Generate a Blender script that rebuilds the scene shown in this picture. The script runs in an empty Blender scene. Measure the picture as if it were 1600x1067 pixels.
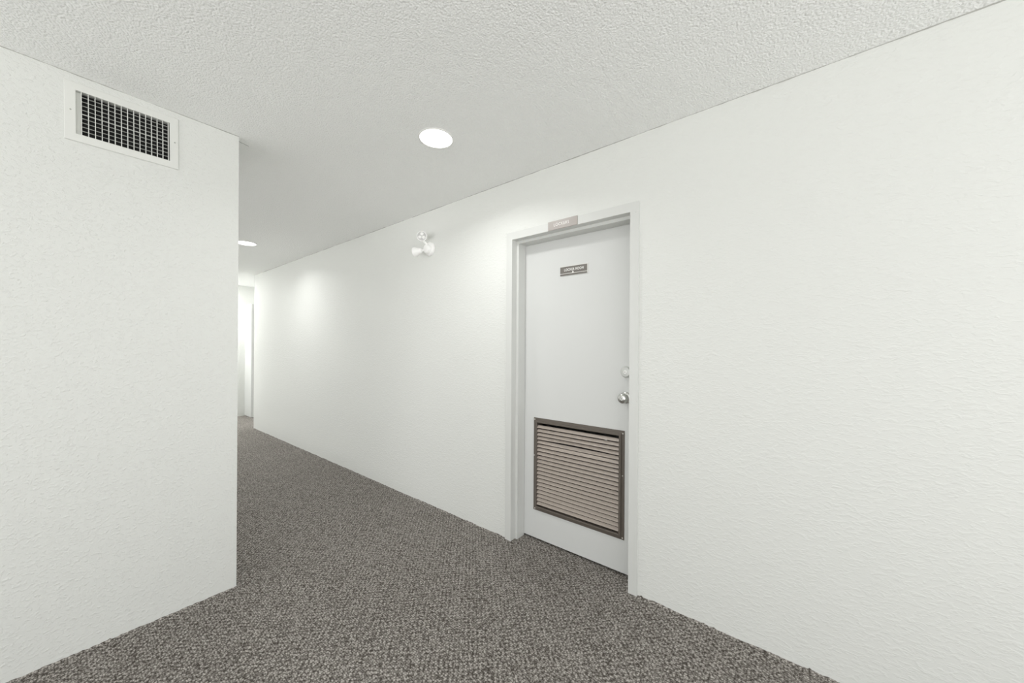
import bpy, bmesh, math, random
from mathutils import Vector, Matrix
random.seed(7)
S = bpy.context.scene
C = S.collection

# ---------------------------------------------------------------- camera, world, exposure
EYE = 1.3
YAW = 0.895258; ROLL = 0.006; FPX = 561.378; Y0 = 543.703
cam_data = bpy.data.cameras.new('camera')
cam_data.sensor_width = 36.0
cam_data.lens = 36.0 * FPX / 1600.0
cam_data.shift_y = (Y0 - 533.5) / 1600.0
cam_data.clip_start = 0.02
cam = bpy.data.objects.new('camera', cam_data); C.objects.link(cam)
fw = Vector((math.sin(YAW), math.cos(YAW), 0)); rt = Vector((math.cos(YAW), -math.sin(YAW), 0)); up = Vector((0, 0, 1))
xc = rt * math.cos(ROLL) + up * math.sin(ROLL)
yc = -rt * math.sin(ROLL) + up * math.cos(ROLL)
m = Matrix((xc, yc, -fw)).transposed().to_4x4()
m.translation = Vector((0, 0, EYE))
cam.matrix_world = m
S.camera = cam

FILL, FILL_LOW, FILL_HIGH = 2.0, 1.30, 0.88
w = bpy.data.worlds.new('world'); S.world = w; w.use_nodes = True
# added fill, even above, brighter below to lift the ceiling, through the glazing
wn, wl = w.node_tree.nodes, w.node_tree.links
wtc = wn.new('ShaderNodeTexCoord'); wsp = wn.new('ShaderNodeSeparateXYZ'); wrp = wn.new('ShaderNodeValToRGB'); wmr = wn.new('ShaderNodeMapRange')
wmr.inputs['From Min'].default_value = -1; wmr.inputs['From Max'].default_value = 1
wl.new(wtc.outputs['Generated'], wsp.inputs[0]); wl.new(wsp.outputs['Z'], wmr.inputs['Value']); wl.new(wmr.outputs['Result'], wrp.inputs['Fac'])
wrp.color_ramp.elements[0].position = 0.46; wrp.color_ramp.elements[0].color = (FILL_LOW, FILL_LOW * 0.995, FILL_LOW * 0.98, 1)
wrp.color_ramp.elements[1].position = 0.54; wrp.color_ramp.elements[1].color = (FILL_HIGH, FILL_HIGH, FILL_HIGH, 1)
wl.new(wrp.outputs['Color'], wn['Background'].inputs[0])
wn['Background'].inputs[1].default_value = FILL

S.view_settings.view_transform = 'Standard'
S.view_settings.look = 'None'
S.view_settings.gamma = 1.0
S.view_settings.exposure = 0.27
S.view_settings.use_curve_mapping = False
S.cycles.max_bounces = 14
S.cycles.diffuse_bounces = 12
S.cycles.glossy_bounces = 4
S.cycles.sample_clamp_indirect = 8

# place dimensions (metres): +Y runs down the corridor, +X towards the locker-room wall
XR = 1.8964      # face of the right-hand wall
YR_END = 6.783   # where that wall stops
YL = 2.3725      # face of the left-hand wall
XL = 0.589       # its corner
ZC = 2.4342      # ceiling
YF = 8.15        # far wall
XF = XR - 0.012  # face of the steel door frame
XD = 2.012       # face of the door leaf

LAMP_W = 5.2
LAMPS = [  # x, y, watt factor
    (1.259, 1.545, 1.0), (1.252, 4.752, 1.0), (1.25, 7.93, 7.5),
    (1.25, -1.65, 0.4), (-1.1, 0.2, 0.7), (-1.1, -1.9, 0.7)]  # last two: unseen lobby lamps added to brighten the walls

# ---------------------------------------------------------------- materials
def new_mat(name):
    mt = bpy.data.materials.new(name); mt.use_nodes = True
    return mt, mt.node_tree.nodes, mt.node_tree.links, mt.node_tree.nodes['Principled BSDF']

def plain(name, col, rough=0.5, metal=0.0, spec=0.5, bump=None):
    mt, n, l, b = new_mat(name)
    b.inputs['Base Color'].default_value = (*col, 1)
    b.inputs['Roughness'].default_value = rough
    b.inputs['Metallic'].default_value = metal
    b.inputs['Specular IOR Level'].default_value = spec
    if bump:
        sc, st, dist = bump
        tc = n.new('ShaderNodeTexCoord'); nz = n.new('ShaderNodeTexNoise'); nz.inputs['Scale'].default_value = sc
        nz.inputs['Detail'].default_value = 4
        bp = n.new('ShaderNodeBump'); bp.inputs['Strength'].default_value = st; bp.inputs['Distance'].default_value = dist
        l.new(tc.outputs['Object'], nz.inputs['Vector']); l.new(nz.outputs['Fac'], bp.inputs['Height'])
        l.new(bp.outputs['Normal'], b.inputs['Normal'])
    return mt

def wall_material(name, col, stretch, scale, strength, swirl=1.2, lo=0.42, hi=0.68):
    mt, n, l, b = new_mat(name)
    b.inputs['Base Color'].default_value = (*col, 1)
    b.inputs['Roughness'].default_value = 0.62
    b.inputs['Specular IOR Level'].default_value = 0.3
    tc = n.new('ShaderNodeTexCoord'); mp = n.new('ShaderNodeMapping')
    mp.inputs['Scale'].default_value = stretch
    l.new(tc.outputs['Object'], mp.inputs['Vector'])
    n1 = n.new('ShaderNodeTexNoise'); n1.inputs['Scale'].default_value = scale; n1.inputs['Detail'].default_value = 3; n1.inputs['Distortion'].default_value = swirl
    n2 = n.new('ShaderNodeTexNoise'); n2.inputs['Scale'].default_value = scale * 3.3; n2.inputs['Detail'].default_value = 2
    l.new(mp.outputs['Vector'], n1.inputs['Vector']); l.new(mp.outputs['Vector'], n2.inputs['Vector'])
    rp = n.new('ShaderNodeValToRGB'); rp.color_ramp.elements[0].position = lo; rp.color_ramp.elements[1].position = hi
    l.new(n1.outputs['Fac'], rp.inputs['Fac'])
    ad = n.new('ShaderNodeMath'); ad.operation = 'MULTIPLY_ADD'; ad.inputs[1].default_value = 0.35
    l.new(n2.outputs['Fac'], ad.inputs[0]); l.new(rp.outputs['Color'], ad.inputs[2])
    bp = n.new('ShaderNodeBump'); bp.inputs['Strength'].default_value = strength; bp.inputs['Distance'].default_value = 0.0022
    l.new(ad.outputs[0], bp.inputs['Height']); l.new(bp.outputs['Normal'], b.inputs['Normal'])
    return mt

WALLC = (0.715, 0.727, 0.702)
M_wall = wall_material('painted_stipple_wall', WALLC, (1.0, 0.62, 1.4), 60, 0.45, 0.8, 0.46, 0.72)
M_wall_l = wall_material('painted_stipple_wall_left', WALLC, (0.9, 1.0, 1.15), 88, 0.65, 0.35, 0.50, 0.74)
M_paint = plain('grey_enamel_paint', (0.64, 0.65, 0.63), 0.38, 0, 0.5, (60, 0.05, 0.0008))
M_leaf = plain('door_enamel_paint', (0.645, 0.655, 0.645), 0.36, 0, 0.5, (25, 0.05, 0.001))
M_dark = plain('dark_void', (0.01, 0.01, 0.01), 0.9)
M_white = plain('white_plastic', (0.93, 0.93, 0.92), 0.35)
M_vent = plain('white_vent_enamel', (0.72, 0.73, 0.70), 0.4)
M_steel = plain('brushed_steel', (0.62, 0.62, 0.60), 0.22, 1.0)
M_painted_lock = plain('painted_lock_cover', (0.58, 0.59, 0.57), 0.3, 0.2)
M_screw = plain('screw_metal', (0.8, 0.78, 0.74), 0.3, 0.8)
M_brown = plain('brown_steel_frame', (0.115, 0.098, 0.082), 0.42, 0.0, 0.5, (200, 0.1, 0.0005))
M_slat = plain('light_slat_taupe', (0.38, 0.33, 0.288), 0.45, 0.0, 0.5)  # slats set lighter than the grille frame
M_sign_a = plain('taupe_sign_plastic', (0.37, 0.335, 0.312), 0.35)
M_sign_b = plain('dark_taupe_sign_plastic', (0.17, 0.158, 0.142), 0.35)
M_letter = plain('white_lettering', (0.85, 0.85, 0.83), 0.5)
M_holder = plain('satin_sign_holder', (0.72, 0.72, 0.69), 0.3, 0.3)
M_lens = plain('led_lens', (0.93, 0.93, 0.92), 0.12, 0.0, 0.8)
M_reflector = plain('satin_reflector', (0.50, 0.50, 0.49), 0.3, 0.4)
M_trimring = plain('white_trim_ring', (0.82, 0.82, 0.80), 0.4)
M_crease = plain('grey_crease', (0.42, 0.42, 0.395), 0.9)
M_crack = plain('crack_shadow_gap', (0.30, 0.30, 0.28), 0.9)

# ceiling: sprayed popcorn texture
M_ceil, n, l, b = new_mat('popcorn_ceiling')
b.inputs['Base Color'].default_value = (0.945, 0.955, 0.943, 1); b.inputs['Roughness'].default_value = 0.75
b.inputs['Specular IOR Level'].default_value = 0.3
tc = n.new('ShaderNodeTexCoord')
v1 = n.new('ShaderNodeTexVoronoi'); v1.feature = 'SMOOTH_F1'; v1.inputs['Scale'].default_value = 140; v1.inputs['Smoothness'].default_value = 0.5
v2 = n.new('ShaderNodeTexNoise'); v2.inputs['Scale'].default_value = 105; v2.inputs['Detail'].default_value = 5; v2.inputs['Roughness'].default_value = 0.65
l.new(tc.outputs['Object'], v1.inputs['Vector']); l.new(tc.outputs['Object'], v2.inputs['Vector'])
sb = n.new('ShaderNodeMath'); sb.operation = 'SUBTRACT'; l.new(v2.outputs['Fac'], sb.inputs[0]); l.new(v1.outputs['Distance'], sb.inputs[1])
bp = n.new('ShaderNodeBump'); bp.inputs['Strength'].default_value = 0.7; bp.inputs['Distance'].default_value = 0.005
l.new(sb.outputs[0], bp.inputs['Height']); l.new(bp.outputs['Normal'], b.inputs['Normal'])

# carpet: short patterned loop pile
M_carpet, n, l, b = new_mat('loop_carpet')
b.inputs['Roughness'].default_value = 0.95; b.inputs['Specular IOR Level'].default_value = 0.1
tc = n.new('ShaderNodeTexCoord'); mp = n.new('ShaderNodeMapping')
mp.inputs['Scale'].default_value = (1.0, 0.72, 1.0); mp.inputs['Rotation'].default_value = (0, 0, 0)
l.new(tc.outputs['Object'], mp.inputs['Vector'])
va = n.new('ShaderNodeTexVoronoi'); va.inputs['Scale'].default_value = 120; va.inputs['Randomness'].default_value = 0.62
vb = n.new('ShaderNodeTexVoronoi'); vb.inputs['Scale'].default_value = 270; vb.inputs['Randomness'].default_value = 0.9
na = n.new('ShaderNodeTexNoise'); na.inputs['Scale'].default_value = 320; na.inputs['Detail'].default_value = 3
nb = n.new('ShaderNodeTexNoise'); nb.inputs['Scale'].default_value = 2.2; nb.inputs['Detail'].default_value = 2
for t in (va, vb, na): l.new(mp.outputs['Vector'], t.inputs['Vector'])
l.new(tc.outputs['Object'], nb.inputs['Vector'])
def mth(op, a, bb, c=None):
    x = n.new('ShaderNodeMath'); x.operation = op
    for i, q in enumerate((a, bb, c)):
        if q is None: continue
        if isinstance(q, (int, float)): x.inputs[i].default_value = q
        else: l.new(q, x.inputs[i])
    return x.outputs[0]
h = mth('MULTIPLY_ADD', va.outputs['Distance'], -0.75, 0.70)
h = mth('MULTIPLY_ADD', vb.outputs['Distance'], -0.42, h)
h = mth('MULTIPLY_ADD', na.outputs['Fac'], 0.75, h)
h = mth('MULTIPLY_ADD', nb.outputs['Fac'], 0.06, h)
# woven repeat: a staggered lattice of darker dips, 14 mm apart, slightly irregular
nd = n.new('ShaderNodeTexNoise'); nd.inputs['Scale'].default_value = 40; nd.inputs['Detail'].default_value = 2
l.new(tc.outputs['Object'], nd.inputs['Vector'])
dj = n.new('ShaderNodeVectorMath'); dj.operation = 'MULTIPLY_ADD'; dj.inputs[1].default_value = (0.011, 0.011, 0)
l.new(nd.outputs['Color'], dj.inputs[0]); l.new(tc.outputs['Object'], dj.inputs[2])
sx = n.new('ShaderNodeSeparateXYZ'); l.new(dj.outputs[0], sx.inputs[0])
wa = mth('SINE', mth('MULTIPLY', sx.outputs['X'], 2 * math.pi / 0.028), None)
wb = mth('SINE', mth('MULTIPLY', sx.outputs['Y'], 2 * math.pi / 0.028), None)
h = mth('MULTIPLY_ADD', mth('MULTIPLY', wa, wb), 0.095, h)
rp = n.new('ShaderNodeValToRGB'); l.new(h, rp.inputs['Fac'])
e = rp.color_ramp.elements
e[0].position = 0.28; e[0].color = (0.06, 0.052, 0.045, 1)
e[1].position = 0.88; e[1].color = (0.54, 0.51, 0.475, 1)
e2 = e.new(0.56); e2.color = (0.235, 0.219, 0.201, 1)
l.new(rp.outputs['Color'], b.inputs['Base Color'])
bp = n.new('ShaderNodeBump'); bp.inputs['Strength'].default_value = 0.6; bp.inputs['Distance'].default_value = 0.004
l.new(h, bp.inputs['Height']); l.new(bp.outputs['Normal'], b.inputs['Normal'])

# lamp diffuser: gives off light
M_glow, n, l, b = new_mat('lamp_diffuser')
b.inputs['Base Color'].default_value = (0.9, 0.9, 0.9, 1)
b.inputs['Emission Color'].default_value = (1.0, 0.995, 0.975, 1); b.inputs['Emission Strength'].default_value = 6.0

# ---------------------------------------------------------------- mesh helpers
def box(bm, x0, x1, y0, y1, z0, z1):
    vs = [bm.verts.new((x, y, z)) for x in (x0, x1) for y in (y0, y1) for z in (z0, z1)]
    for f in ((0, 1, 3, 2), (4, 6, 7, 5), (0, 4, 5, 1), (2, 3, 7, 6), (0, 2, 6, 4), (1, 5, 7, 3)):
        bm.faces.new([vs[i] for i in f])

def lathe(bm, prof, o, axis, seg=40, caps=True):
    """prof: (radius, distance along axis) pairs, swept about axis through o."""
    axis = Vector(axis).normalized(); o = Vector(o)
    a = axis.orthogonal().normalized(); c = axis.cross(a)
    rings = []
    for r, t in prof:
        if r < 1e-6: rings.append([bm.verts.new(o + axis * t)])
        else: rings.append([bm.verts.new(o + axis * t + (a * math.cos(k) + c * math.sin(k)) * r) for k in [2 * math.pi * i / seg for i in range(seg)]])
    for p, q in zip(rings, rings[1:]):
        for i in range(seg):
            j = (i + 1) % seg
            if len(p) == 1 and len(q) == 1: continue
            if len(p) == 1: bm.faces.new((p[0], q[j], q[i]))
            elif len(q) == 1: bm.faces.new((p[i], p[j], q[0]))
            else: bm.faces.new((p[i], p[j], q[j], q[i]))
    if caps:
        for r_ in (rings[0], rings[-1]):
            if len(r_) > 1: bm.faces.new(r_)

def tube(bm, pts, r, seg=14):
    pts = [Vector(p) for p in pts]; rings = []
    for i, p in enumerate(pts):
        d = (pts[min(i + 1, len(pts) - 1)] - pts[max(i - 1, 0)]).normalized()
        a = d.cross(Vector((0.3, 0.2, 0.93))).normalized(); c = d.cross(a)
        rings.append([bm.verts.new(p + (a * math.cos(2 * math.pi * k / seg) + c * math.sin(2 * math.pi * k / seg)) * r) for k in range(seg)])
    for p, q in zip(rings, rings[1:]):
        for i in range(seg): bm.faces.new((p[i], p[(i + 1) % seg], q[(i + 1) % seg], q[i]))
    bm.faces.new(rings[0]); bm.faces.new(rings[-1])

def obj(name, bm, mat, parent=None, bevel=0.0, smooth=False, origin=None):
    bmesh.ops.recalc_face_normals(bm, faces=bm.faces)
    me = bpy.data.meshes.new(name); 
    off = Vector(origin) if origin is not None else Vector((0, 0, 0))
    if origin is not None: bmesh.ops.translate(bm, verts=bm.verts, vec=-off)
    bm.to_mesh(me); bm.free()
    me.materials.append(mat)
    o = bpy.data.objects.new(name, me); C.objects.link(o)
    o.location = off
    if parent:
        o.parent = parent
        if origin is None and parent.type == 'EMPTY': o.location = -parent.location if parent.get('world_built') else (0, 0, 0)
    if smooth:
        for p in me.polygons: p.use_smooth = True
        me.set_sharp_from_angle(angle=math.radians(40))
    if bevel:
        md = o.modifiers.new('bevel', 'BEVEL'); md.width = bevel; md.segments = 2; md.limit_method = 'ANGLE'
    return o

def thing(name, label, cat, loc, group=None, kind=None):
    """Empty at the thing's base; its parts are written in world coordinates relative to it."""
    o = bpy.data.objects.new(name, None); C.objects.link(o); o.location = loc
    o.empty_display_size = 0.05
    if label: o['label'] = label
    if cat: o['category'] = cat
    if group: o['group'] = group
    if kind: o['kind'] = kind
    return o

def part(name, bm, mat, root, bevel=0.0, smooth=False, under=None):
    """bm is in world coordinates; the mesh is stored relative to the root's base."""
    bmesh.ops.translate(bm, verts=bm.verts, vec=-Vector(root.location))
    return obj(name, bm, mat, under or root, bevel, smooth)

def struct(name, bm, mat, bevel=0.0, smooth=False):
    o = obj(name, bm, mat, None, bevel, smooth); o['kind'] = 'structure'; return o

NB = bmesh.new

# ---------------------------------------------------------------- the setting
T = 0.20
GA, GB = 2.58, 7.3   # unseen glazed stretch added in the corridor's left side for fill
XMIN, YMIN, XMAX = -3.0, -2.6, 3.6
bm = NB(); box(bm, XMIN - T, XMAX + T, YMIN - T, YF + T, -0.12, 0.0); floor = struct('floor', bm, M_carpet)
bm = NB(); box(bm, XMIN - T, XMAX + T, YMIN - T, YF + T, ZC, ZC + 0.15); ceiling = struct('ceiling', bm, M_ceil)

# opening in the right-hand wall
OY0, OY1, OZ = 0.69, 1.535, 2.045
bm = NB()
box(bm, XR, XR + T, YMIN, OY0, 0, ZC)
box(bm, XR, XR + T, OY1, YR_END, 0, ZC)
box(bm, XR, XR + T, OY0, OY1, OZ, ZC)
struct('wall_right', bm, M_wall)
bm = NB(); box(bm, XR + T, XMAX, YR_END - T, YR_END, 0, ZC); struct('wall_alcove', bm, M_wall)
bm = NB(); box(bm, XMIN, XMAX + T, YF, YF + T, 0, ZC); struct('wall_far', bm, M_wall_l)
bm = NB(); box(bm, XMIN, XL, YL, YL + T, 0, ZC); box(bm, XL - T, XL, YL + T, YF, 0, ZC)
bmesh.ops.remove_doubles(bm, verts=bm.verts, dist=1e-5); struct('wall_left', bm, M_wall_l)
# unseen glazed openings added as fill: lobby, far passage, corridor's left side
def fill_glazing(name, axis, at, lo, hi, n_):
    bm = NB(); fwid = 0.05
    def b_(a0, a1, z0, z1):
        if axis == 'y': box(bm, a0, a1, at - 0.03, at + 0.03, z0, z1)
        else: box(bm, at - 0.03, at + 0.03, a0, a1, z0, z1)
    b_(lo, hi, 0, 0.10); b_(lo, hi, ZC - 0.06, ZC)
    for i in range(n_ + 1):
        c = lo + fwid / 2 + (hi - lo - fwid) * i / n_
        b_(c - fwid / 2, c + fwid / 2, 0.10, ZC - 0.06)
    struct(name, bm, M_paint)
def portal(loc, rot, sx, sy):
    ld = bpy.data.lights.new('fill_portal', 'AREA'); ld.shape = 'RECTANGLE'; ld.size = sx; ld.size_y = sy
    ld.cycles.is_portal = True
    o = bpy.data.objects.new('fill_portal', ld); C.objects.link(o); o.location = loc; o.rotation_euler = rot
fill_glazing('fill_opening_1', 'y', YMIN, XMIN, XR, 4); portal(((XMIN + XR) / 2, YMIN - 0.05, ZC / 2), (math.pi / 2, 0, 0), XR - XMIN, ZC)
fill_glazing('fill_opening_2', 'x', XMIN, YMIN, YL, 4); portal((XMIN - 0.05, (YMIN + YL) / 2, ZC / 2), (math.pi / 2, 0, -math.pi / 2), YL - YMIN, ZC)
fill_glazing('fill_opening_3', 'x', XMAX, YR_END, YF, 2); portal((XMAX + 0.05, (YR_END + YF) / 2, ZC / 2), (math.pi / 2, 0, math.pi / 2), YF - YR_END, ZC)

fill_glazing('fill_opening_4', 'x', XL - T / 2, GA, GB, 3); portal((XL - T - 0.02, (GA + GB) / 2, ZC / 2), (math.pi / 2, 0, -math.pi / 2), GB - GA, ZC)
# ragged carpet edge tucked against each wall foot
def carpet_edge(p0, p1, nrm, seed, extra=()):
    rnd = random.Random(seed); p0 = Vector(p0); p1 = Vector(p1); nrm = Vector(nrm)
    L = (p1 - p0).length; n_ = max(2, int(L / 0.006)); bm = NB(); prev = None
    hh = 0.003
    for i in range(n_ + 1):
        t = i / n_; s = t * L
        hh += (0.0035 - hh) * 0.15 + rnd.uniform(-0.0016, 0.0016)
        z = max(0.001, hh)
        if rnd.random() < 0.012: z += rnd.uniform(0.002, 0.006)
        for c_, w_, e_ in extra:
            z += e_ * math.exp(-((s - c_) / w_) ** 2)
        o_ = 0.006 + rnd.uniform(-0.001, 0.002) + z * 0.4
        c = p0.lerp(p1, t)
        a = [bm.verts.new(c + nrm * 0.0003 + Vector((0, 0, -0.001))), bm.verts.new(c + nrm * 0.0003 + Vector((0, 0, z))),
             bm.verts.new(c + nrm * o_ * 0.6 + Vector((0, 0, z * 0.85))), bm.verts.new(c + nrm * (o_ * 1.6) + Vector((0, 0, -0.001)))]
        if prev:
            for k in range(3): bm.faces.new((prev[k], prev[k + 1], a[k + 1], a[k]))
        prev = a
    o = obj('carpet_edge', bm, M_carpet, floor); return o
bm = NB()   # the locker room beyond the door: bare walls, unlit
box(bm, XR + T + 1.2, XR + T + 1.3, 0.0, 2.3, 0, ZC); box(bm, XR + T, XR + T + 1.2, 0.0, 0.1, 0, ZC); box(bm, XR + T, XR + T + 1.2, 2.2, 2.3, 0, ZC)
struct('wall_locker_room', bm, M_wall)
carpet_edge((XR, -2.5, 0), (XR, 0.66, 0), (-1, 0, 0), 3, [(2.5 + 0.642, 0.006, 0.007), (2.5 + 0.58, 0.006, 0.005), (2.5 + 0.35, 0.003, 0.006)])
carpet_edge((XR, 1.565, 0), (XR, YR_END, 0), (-1, 0, 0), 4)
carpet_edge((-2.9, YL, 0), (XL, YL, 0), (0, -1, 0), 5)

# uneven grey strip where the sprayed ceiling meets each wall
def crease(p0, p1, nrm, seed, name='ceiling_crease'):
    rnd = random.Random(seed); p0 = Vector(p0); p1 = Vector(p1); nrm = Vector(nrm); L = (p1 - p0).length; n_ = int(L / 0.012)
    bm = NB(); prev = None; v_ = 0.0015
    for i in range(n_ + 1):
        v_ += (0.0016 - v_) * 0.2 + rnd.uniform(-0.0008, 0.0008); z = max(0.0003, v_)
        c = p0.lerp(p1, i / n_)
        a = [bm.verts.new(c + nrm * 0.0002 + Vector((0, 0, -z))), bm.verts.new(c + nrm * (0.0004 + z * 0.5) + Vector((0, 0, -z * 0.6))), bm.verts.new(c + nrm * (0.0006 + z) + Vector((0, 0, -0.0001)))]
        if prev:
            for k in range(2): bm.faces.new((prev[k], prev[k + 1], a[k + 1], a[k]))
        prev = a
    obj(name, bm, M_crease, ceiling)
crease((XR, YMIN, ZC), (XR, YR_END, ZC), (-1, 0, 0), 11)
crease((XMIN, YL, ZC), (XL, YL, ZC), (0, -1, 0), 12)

# hairline crack where the ceiling meets the wall corner
bm = NB()
pts = [(0.590, 2.405), (0.604, 2.428), (0.616, 2.436), (0.626, 2.4345), (0.641, 2.441), (0.652, 2.443)]
for (x0, y0), (x1, y1) in zip(pts, pts[1:]):
    d = Vector((x1 - x0, y1 - y0, 0)); q = Vector((-d.y, d.x, 0)).normalized() * 0.0012
    top = [Vector((x0, y0, ZC - 0.0006)) + q, Vector((x0, y0, ZC - 0.0006)) - q, Vector((x1, y1, ZC - 0.0006)) - q, Vector((x1, y1, ZC - 0.0006)) + q]
    bot = [bm.verts.new(v) for v in top]; tp = [bm.verts.new(v + Vector((0, 0, 0.001))) for v in top]
    bm.faces.new(bot); bm.faces.new(tp)
    for k in range(4): bm.faces.new((bot[k], bot[(k + 1) % 4], tp[(k + 1) % 4], tp[k]))
obj('ceiling_crack', bm, M_crack, ceiling)

# ---------------------------------------------------------------- locker-room door
FO0, FO1, FZ = 0.662, 1.563, 2.078      # outer edges of the steel frame
FI0, FI1, FIZ = 0.709, 1.514, 2.028     # inner edges
SY0, SY1, SZ = 0.727, 1.494, 2.009      # door stop
door = thing('door_1', 'white painted steel door with a brown louvered grille in its lower half', None, (XD, 1.11, 0), None, 'structure')
bm = NB()
for x0, x1, a0, a1, az, b0, b1, bz in ((XF, XR + 0.05, FO0, FO1, FZ, FI0, FI1, FIZ), (XR + 0.036, XD - 0.002, FO0 + .03, FO1 - .03, FZ - .035, SY0, SY1, SZ),
                                       (XD - 0.004, XR + T + 0.01, FO0 + .03, FO1 - .03, FZ - .035, FI0, FI1, FIZ)):
    box(bm, x0, x1, a0, b0, 0, az); box(bm, x0, x1, b1, a1, 0, az); box(bm, x0, x1, b0, b1, bz, az)
part('door_frame', bm, M_paint, door)
for y, z in ((0.679, 2.022), (0.668, 1.024), (1.546, 1.025), (1.548, 0.50)):
    bm = NB(); lathe(bm, [(0.0, -0.0014), (0.0025, -0.001), (0.0032, 0.0), (0.0032, 0.002)], (XF, y, z), (1, 0, 0), 16)
    part('frame_screw', bm, M_painted_lock, door, smooth=True)

# leaf with a cut-out for the grille
LY0, LY1, LZ0, LZ1 = 0.7125, 1.511, 0.012, 2.024
GY0, GY1, GZ0, GZ1 = 0.780, 1.414, 0.203, 0.829
CY0, CY1, CZ0, CZ1 = GY0 + 0.028, GY1 - 0.028, GZ0 + 0.028, GZ1 - 0.028
bm = NB()
box(bm, XD, XD + 0.044, LY0, CY0, LZ0, LZ1); box(bm, XD, XD + 0.044, CY1, LY1, LZ0, LZ1)
box(bm, XD, XD + 0.044, CY0, CY1, LZ0, CZ0); box(bm, XD, XD + 0.044, CY0, CY1, CZ1, LZ1)
bmesh.ops.remove_doubles(bm, verts=bm.verts, dist=1e-6)
leaf = part('door_leaf', bm, M_leaf, door)

# grille frame: a flange with a raised bead round the opening
def ring(bm, y0, y1, z0, z1, prof, ZERO=None):
    """sweep (inset, x) profile round a rectangle"""
    loops = []
    for ins, x in prof:
        loops.append([bm.verts.new((x, yy, zz)) for yy, zz in ((y0 + ins, z0 + ins), (y1 - ins, z0 + ins), (y1 - ins, z1 - ins), (y0 + ins, z1 - ins))])
    for a, b_ in zip(loops, loops[1:]):
        for k in range(4): bm.faces.new((a[k], a[(k + 1) % 4], b_[(k + 1) % 4], b_[k]))
bm = NB()
ring(bm, GY0, GY1, GZ0, GZ1, [(0.0, XD - 0.0001), (0.0, XD - 0.0030), (0.001, XD - 0.0042), (0.015, XD - 0.0050), (0.0185, XD - 0.0135), (0.0215, XD - 0.0145), (0.029, XD - 0.0145), (0.031, XD - 0.0125), (0.031, XD + 0.046)])
gframe = part('grille_frame', bm, M_brown, door, bevel=0.0006)
gframe['label'] = 'brown metal frame of the louvered grille'
SP = 0.0258; N = 21; ztop = GZ1 - 0.033 - 0.0165
def slat_mesh(k):
    bm = NB(); nseg = 24; zt = ztop - k * SP
    y0, y1 = GY0 + 0.0305, GY1 - 0.0305
    loops = []
    for i in range(nseg + 1):
        t = i / nseg; y = y1 + (y0 - y1) * t
        dz = 0; dx = 0
        if k == 3: s = max(0.0, math.sin(math.pi * min(1, t * 1.02))) ** 1.3; dz = 0.0035 * s; dx = 0.004 * s
        if k == 4: s = max(0.0, math.sin(math.pi * min(1.0, max(0, (t - 0.08) / 0.92)))); dz = -0.0055 * s; dx = 0.014 * s
        if k in (18, 19): s = max(0.0, math.sin(math.pi * max(0, (t - 0.15) / 0.85))); dz = -0.0018 * s; dx = 0.003 * s
        # inverted V seen from the end: front lip, front face up to the ridge, back face down
        pr = [(XD - 0.0107 + dx, zt - 0.0162 + dz), (XD - 0.0099 + dx, zt - 0.0170 + dz), (XD + 0.0012 + dx * .4, zt - 0.0008 + dz * .3), (XD + 0.034, zt - 0.026),
              (XD + 0.034, zt - 0.0247), (XD + 0.0014 + dx * .4, zt + 0.0006 + dz * .3), (XD - 0.0108 + dx, zt - 0.0153 + dz)]
        loops.append([bm.verts.new((x, y, z)) for x, z in pr])
    for a, b_ in zip(loops, loops[1:]):
        for q in range(7): bm.faces.new((a[q], a[(q + 1) % 7], b_[(q + 1) % 7], b_[q]))
    bm.faces.new(loops[0]); bm.faces.new(loops[-1])
    return bm
allb = NB()
for k in range(N):
    s_ = slat_mesh(k); me = bpy.data.meshes.new('tmp'); s_.to_mesh(me); s_.free(); allb.from_mesh(me); bpy.data.meshes.remove(me)
sl = part('louver_slats', allb, M_slat, door, under=gframe)
sl['label'] = 'taupe louver slats, the fifth from the top bent'
for y, z in ((1.405, 0.817), (1.407, 0.573), (1.401, 0.214), (0.790, 0.812), (0.791, 0.570), (0.790, 0.214)):
    bm = NB(); lathe(bm, [(0.0, -0.0030), (0.0022, -0.0026), (0.0036, -0.0012), (0.004, 0.0), (0.004, 0.001)], (XD - 0.0046, y, z), (1, 0, 0), 18)
    part('screw', bm, M_screw, door, smooth=True, under=gframe)
# paint chip on the second slat
bm = NB(); box(bm, XD - 0.0120, XD - 0.0098, 0.884, 0.896, ztop - 0.0192, ztop - 0.0166)
part('paint_chip', bm, M_letter, door, under=gframe)

# deadbolt and knob
ax = (-1, 0, 0)
bm = NB(); lathe(bm, [(0.0335, 0.0), (0.0335, 0.004), (0.031, 0.010), (0.0275, 0.020), (0.0262, 0.0215), (0.015, 0.0225), (0.0, 0.0228)], (XD, 0.772, 1.168), ax, 48)
db = part('deadbolt', bm, M_painted_lock, door, smooth=True)
bm = NB(); lathe(bm, [(0.0105, 0.0), (0.0105, 0.0018), (0.0, 0.0019)], (XD - 0.0222, 0.772, 1.168), ax, 32)
part('key_cylinder', bm, M_steel, door, smooth=True, under=db)
bm = NB(); box(bm, XD - 0.0246, XD - 0.0236, 0.769, 0.7755, 1.1668, 1.1692)
part('keyhole', bm, M_dark, door, under=db)
KY, KZ = 0.776, 1.020
bm = NB(); lathe(bm, [(0.034, 0.0), (0.034, 0.003), (0.031, 0.008), (0.024, 0.011), (0.0145, 0.0125), (0.0125, 0.018), (0.0125, 0.024), (0.017, 0.028), (0.0255, 0.034),
               (0.0285, 0.042), (0.0288, 0.048), (0.0265, 0.056), (0.020, 0.061), (0.0135, 0.0625), (0.0, 0.0625)], (XD, KY, KZ), ax, 56)
kn = part('door_knob', bm, M_steel, door, smooth=True)
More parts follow.
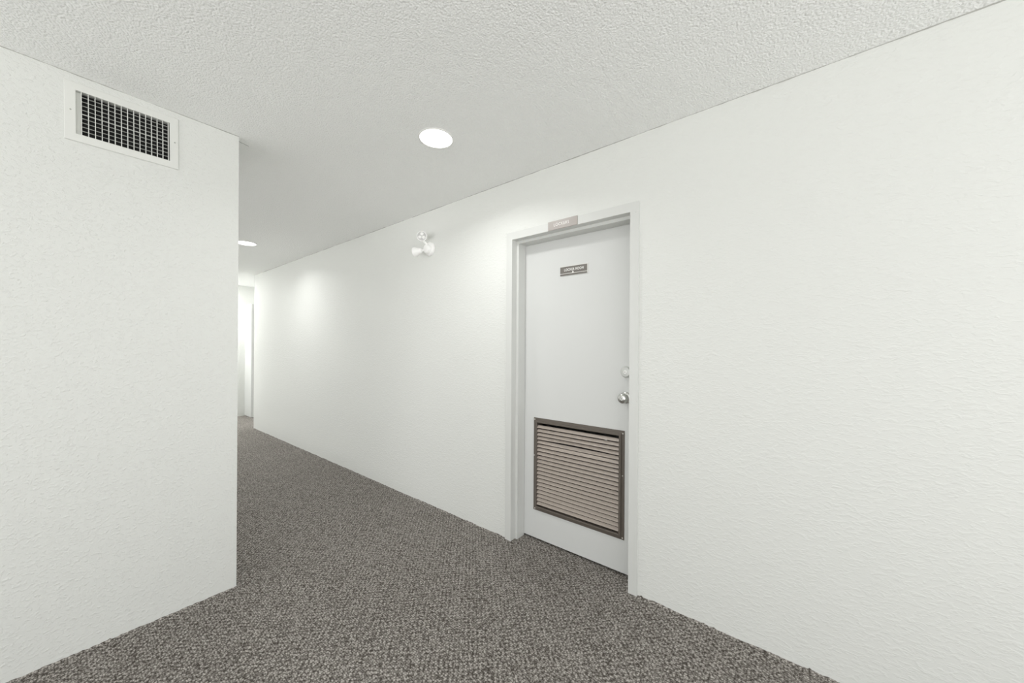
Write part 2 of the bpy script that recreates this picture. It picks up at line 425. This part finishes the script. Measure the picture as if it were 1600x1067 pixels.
bm = NB(); lathe(bm, [(0.0125, 0.0), (0.0125, 0.0018), (0.0105, 0.0024), (0.0095, 0.0010), (0.0, 0.0010)], (XD - 0.0622, KY, KZ), ax, 32)
part('key_cylinder', bm, M_steel, door, smooth=True, under=kn)
bm = NB(); box(bm, XD - 0.0642, XD - 0.0631, KY - 0.0042, KY + 0.0042, KZ - 0.0014, KZ + 0.0014)
part('keyhole', bm, M_dark, door, under=kn)

# narrow far door standing open against the far wall
d2 = thing('door_2', 'narrow white door leaf standing open at the far end', None, (2.155, 8.14, 0), None, 'structure')
bm = NB(); box(bm, 2.133, 2.177, 7.78, 8.148, 0.010, 2.072); part('door_leaf', bm, M_leaf, d2, bevel=0.001)
bm = NB(); lathe(bm, [(0.008, 0), (0.008, 0.003), (0.0, 0.0035)], (2.133, 7.965, 1.54), ax, 20); part('peephole', bm, M_steel, d2, smooth=True)

# ---------------------------------------------------------------- signs
def lettering(name, text, size, x, yc_, zc_, root, mat, under=None, width=None, depth=0.0006, shear=0.0, bold=0.0):
    cu = bpy.data.curves.new(name, 'FONT'); cu.body = text; cu.size = size; cu.align_x = 'CENTER'; cu.align_y = 'CENTER'
    cu.extrude = depth; cu.offset = bold; cu.space_character = 1.08
    t = bpy.data.objects.new(name, cu); C.objects.link(t)
    dg = bpy.context.evaluated_depsgraph_get()
    me = bpy.data.meshes.new_from_object(t.evaluated_get(dg)); bpy.data.objects.remove(t); bpy.data.curves.remove(cu)
    xs = [v.co.x for v in me.vertices]; ys = [v.co.y for v in me.vertices]
    cx, cy = (min(xs) + max(xs)) / 2, (min(ys) + max(ys)) / 2
    k = (width / (max(xs) - min(xs))) if width else 1.0
    for v in me.vertices:
        X, Y, Z = (v.co.x - cx) * k, v.co.y - cy, v.co.z
        v.co = Vector((x - Z, yc_ - X, zc_ + Y)) - Vector(root.location)
    me.materials.clear(); me.materials.append(mat)
    o = bpy.data.objects.new(name, me); C.objects.link(o); o.parent = under or root
    return o

s1 = thing('sign', 'taupe LOCKERS sign standing on the header of the door frame', 'sign', (XF, 1.123, 2.028))
bm = NB(); box(bm, XF - 0.006, XF - 0.0002, 1.022, 1.224, 2.0275, 2.0805); part('plate', bm, M_sign_a, s1, bevel=0.0005)
lettering('lettering', 'LOCKERS', 0.026, XF - 0.0062, 1.129, 2.0555, s1, M_letter, width=0.105, bold=0.0001)

s2 = thing('sign', 'dark grey LOCKER ROOM sign fixed to the upper door leaf', 'sign', (XD, 1.115, 1.769))
bm = NB(); box(bm, XD - 0.003, XD - 0.0002, 1.017, 1.212, 1.7655, 1.8265); part('holder', bm, M_holder, s2, bevel=0.0004)
bm = NB(); box(bm, XD - 0.0052, XD - 0.003, 1.023, 1.212, 1.7655, 1.8215); part('plate', bm, M_sign_b, s2)
bm = NB(); box(bm, XD - 0.0058, XD - 0.0050, 1.017, 1.212, 1.7765, 1.7788); part('stripe', bm, M_letter, s2)
lettering('lettering', 'LOCKER ROOM', 0.022, XD - 0.0054, 1.113, 1.8015, s2, M_letter, width=0.138, bold=0.0003)
lettering('lettering', 'A', 0.020, XD - 0.0062, 1.119, 1.7835, s2, M_letter, bold=0.0009)

# ---------------------------------------------------------------- wall vent
VX, VZ = 0.172, 2.279
vent = thing('wall_vent', 'white rectangular air vent grille high on the left wall', 'vent', (VX, YL, VZ))
WO, HO = 0.350, 0.245; WI, HI = 0.287, 0.181
bm = NB()
loops = []
for wx, hz, y in ((WO, HO, -0.0002), (WO, HO, -0.0035), (WO - 0.004, HO - 0.004, -0.0055), (WI + 0.004, HI + 0.004, -0.0065), (WI, HI, -0.0055), (WI, HI, 0.022)):
    loops.append([bm.verts.new((VX + sx * wx / 2, YL + y, VZ + sz * hz / 2)) for sx, sz in ((-1, -1), (1, -1), (1, 1), (-1, 1))])
for a, b_ in zip(loops, loops[1:]):
    for k in range(4): bm.faces.new((a[k], a[(k + 1) % 4], b_[(k + 1) % 4], b_[k]))
part('vent_frame', bm, M_vent, vent)
x0v = VX - WI / 2; x1v = VX + WI / 2; z0v = VZ - HI / 2; z1v = VZ + HI / 2
bm = NB()
for k in range(15):
    x = x0v + 0.0150 + k * 0.0191
    box(bm, x - 0.0011, x + 0.0011, YL - 0.0035, YL + 0.010, z0v + 0.0005, z1v - 0.0005)
part('vertical_blades', bm, M_vent, vent)
bm = NB()
for k in range(10):
    z = z0v + 0.0060 + k * 0.0178
    th = 0.0015 if k == 5 else 0.0006
    box(bm, x0v + 0.0145, x1v - 0.0005, YL + 0.0105, YL + 0.017, z - th, z + th)
part('horizontal_blades', bm, M_vent, vent)
bm = NB(); box(bm, x0v + 0.0004, x0v + 0.0142, YL + 0.0106, YL + 0.0118, z0v + 0.0005, z1v - 0.0005)
part('end_plate', bm, M_vent, vent)
for x in (0.014, 0.333):
    bm = NB(); lathe(bm, [(0.0, 0.0016), (0.0022, 0.0012), (0.003, 0.0), (0.003, -0.001)], (x, YL - 0.0062, VZ + 0.003), (0, -1, 0), 16)
    part('screw', bm, M_steel, vent, smooth=True)
vent.rotation_euler = (0, -0.012, 0)
# duct recess behind the vent, cut into the wall
cut = [o for o in bpy.data.objects if o.name == 'wall_left'][0]
bm = NB()
xs = (XMIN, x0v - 0.001, x1v + 0.001, XL); 
box(bm, XMIN, x0v - 0.001, YL, YL + T, 0, ZC); box(bm, x1v + 0.001, XL, YL, YL + T, 0, ZC)
box(bm, x0v - 0.001, x1v + 0.001, YL, YL + T, 0, z0v - 0.001); box(bm, x0v - 0.001, x1v + 0.001, YL, YL + T, z1v + 0.001, ZC)
box(bm, XL - T, XL, YL + T, GA, 0, ZC); box(bm, XL - T, XL, GB, YF, 0, ZC)
bmesh.ops.recalc_face_normals(bm, faces=bm.faces)
bm.to_mesh(cut.data); bm.free()
bm = NB(); d_ = 0.0015
box(bm, x0v + d_, x1v - d_, YL + 0.0225, YL + T, z0v + d_, z1v - d_)
part('dark_duct', bm, M_dark, vent)

# ---------------------------------------------------------------- emergency light
el = thing('emergency_light', 'small white twin-head emergency light on the corridor wall', 'emergency light', (XR, 2.385, 2.11))
PX, PY, PZ = XR, 2.392, 2.115
bm = NB(); lathe(bm, [(0.058, 0.0003), (0.058, 0.010), (0.052, 0.020), (0.040, 0.026), (0.0, 0.028)], (PX, PY, PZ), ax, 48)
part('mounting_plate', bm, M_white, el, smooth=True)
bm = NB(); lathe(bm, [(0.036, 0.0), (0.036, 0.022), (0.032, 0.030), (0.020, 0.034), (0.0, 0.035)], (PX - 0.022, PY - 0.004, PZ - 0.008), ax, 40)
part('hub', bm, M_white, el, smooth=True)
bm = NB(); lathe(bm, [(0.003, 0), (0.003, 0.002), (0, 0.0025)], (PX - 0.0235, PY - 0.034, PZ + 0.012), ax, 16)
part('screw', bm, M_steel, el, smooth=True)
def head(cpos, dirv, joint, start):
    d = Vector(dirv).normalized(); cpos = Vector(cpos)
    bm = NB(); mid = (Vector(start) + Vector(joint)) / 2 + Vector((-0.006, 0, 0.004))
    tube(bm, [start, mid, joint], 0.0085); part('arm', bm, M_white, el, smooth=True)
    bm = NB(); lathe(bm, [(0.0, -0.060), (0.014, -0.058), (0.021, -0.050), (0.024, -0.034), (0.034, -0.010), (0.0405, 0.0), (0.0405, 0.008), (0.037, 0.009), (0.035, 0.003), (0.0, 0.002)], cpos, d, 40)
    hd = part('lamp_head', bm, M_white, el, smooth=True)
    a = d.cross(Vector((0, 0, 1))).normalized(); u = a.cross(d)
    bm = NB(); lathe(bm, [(0.0345, 0.0032), (0.0, 0.0036)], cpos, d, 32, caps=False); part('reflector', bm, M_reflector, el, smooth=True, under=hd)
    for k in range(3):
        an = math.radians(90 + 120 * k); c = cpos + (a * math.cos(an) + u * math.sin(an)) * 0.0175
        bm = NB(); lathe(bm, [(0.0140, 0.001), (0.0140, 0.006), (0.011, 0.010), (0.005, 0.012), (0.0, 0.0122)], c, d, 24)
        part('led_lens', bm, M_lens, el, smooth=True, under=hd)
# one head looks back up the corridor towards the lobby, the other down the corridor
head((1.812, 2.395, 2.202), (-0.62, -0.80, -0.10), (1.835, 2.425, 2.192), (1.865, 2.392, 2.140))
head((1.795, 2.455, 2.080), (-0.35, 0.92, -0.10), (1.815, 2.412, 2.088), (1.862, 2.400, 2.095))

# ---------------------------------------------------------------- recessed ceiling lamps
labels = ['round recessed downlight nearest the lobby, in full view above the door',
          'round recessed downlight further down the corridor, half behind the wall corner',
          'round recessed downlight at the far end of the corridor',
          'round recessed downlight in the lobby ceiling by the locker wall',
          'unseen fill downlight added in the lobby ceiling opposite the vent',
          'unseen fill downlight added in the back corner of the lobby ceiling']
for (x, y, k), lb in zip(LAMPS, labels):
    t = thing('ceiling_light', lb, 'ceiling light', (x, y, ZC), 'recessed downlights')
    bm = NB(); lathe(bm, [(0.096, 0.0002), (0.096, 0.002), (0.0935, 0.0045), (0.0885, 0.0045), (0.086, 0.003), (0.086, 0.0002)], (x, y, ZC), (0, 0, -1), 64, caps=False)
    part('trim_ring', bm, M_trimring, t, smooth=True)
    bm = NB(); lathe(bm, [(0.0858, 0.0004), (0.0858, 0.0025), (0.06, 0.0042), (0.0, 0.005)], (x, y, ZC), (0, 0, -1), 64)
    part('diffuser', bm, M_glow, t, smooth=True)
    ld = bpy.data.lights.new('lamp_light', 'AREA'); ld.shape = 'DISK'; ld.size = 0.165; ld.energy = LAMP_W * k; ld.color = (1.0, 1.0, 0.985)
    ld.spread = math.radians(150 if y < 7 else 178)
    lo = bpy.data.objects.new('lamp_light', ld); C.objects.link(lo); lo.parent = t; lo.location = (0, 0, -0.0065)
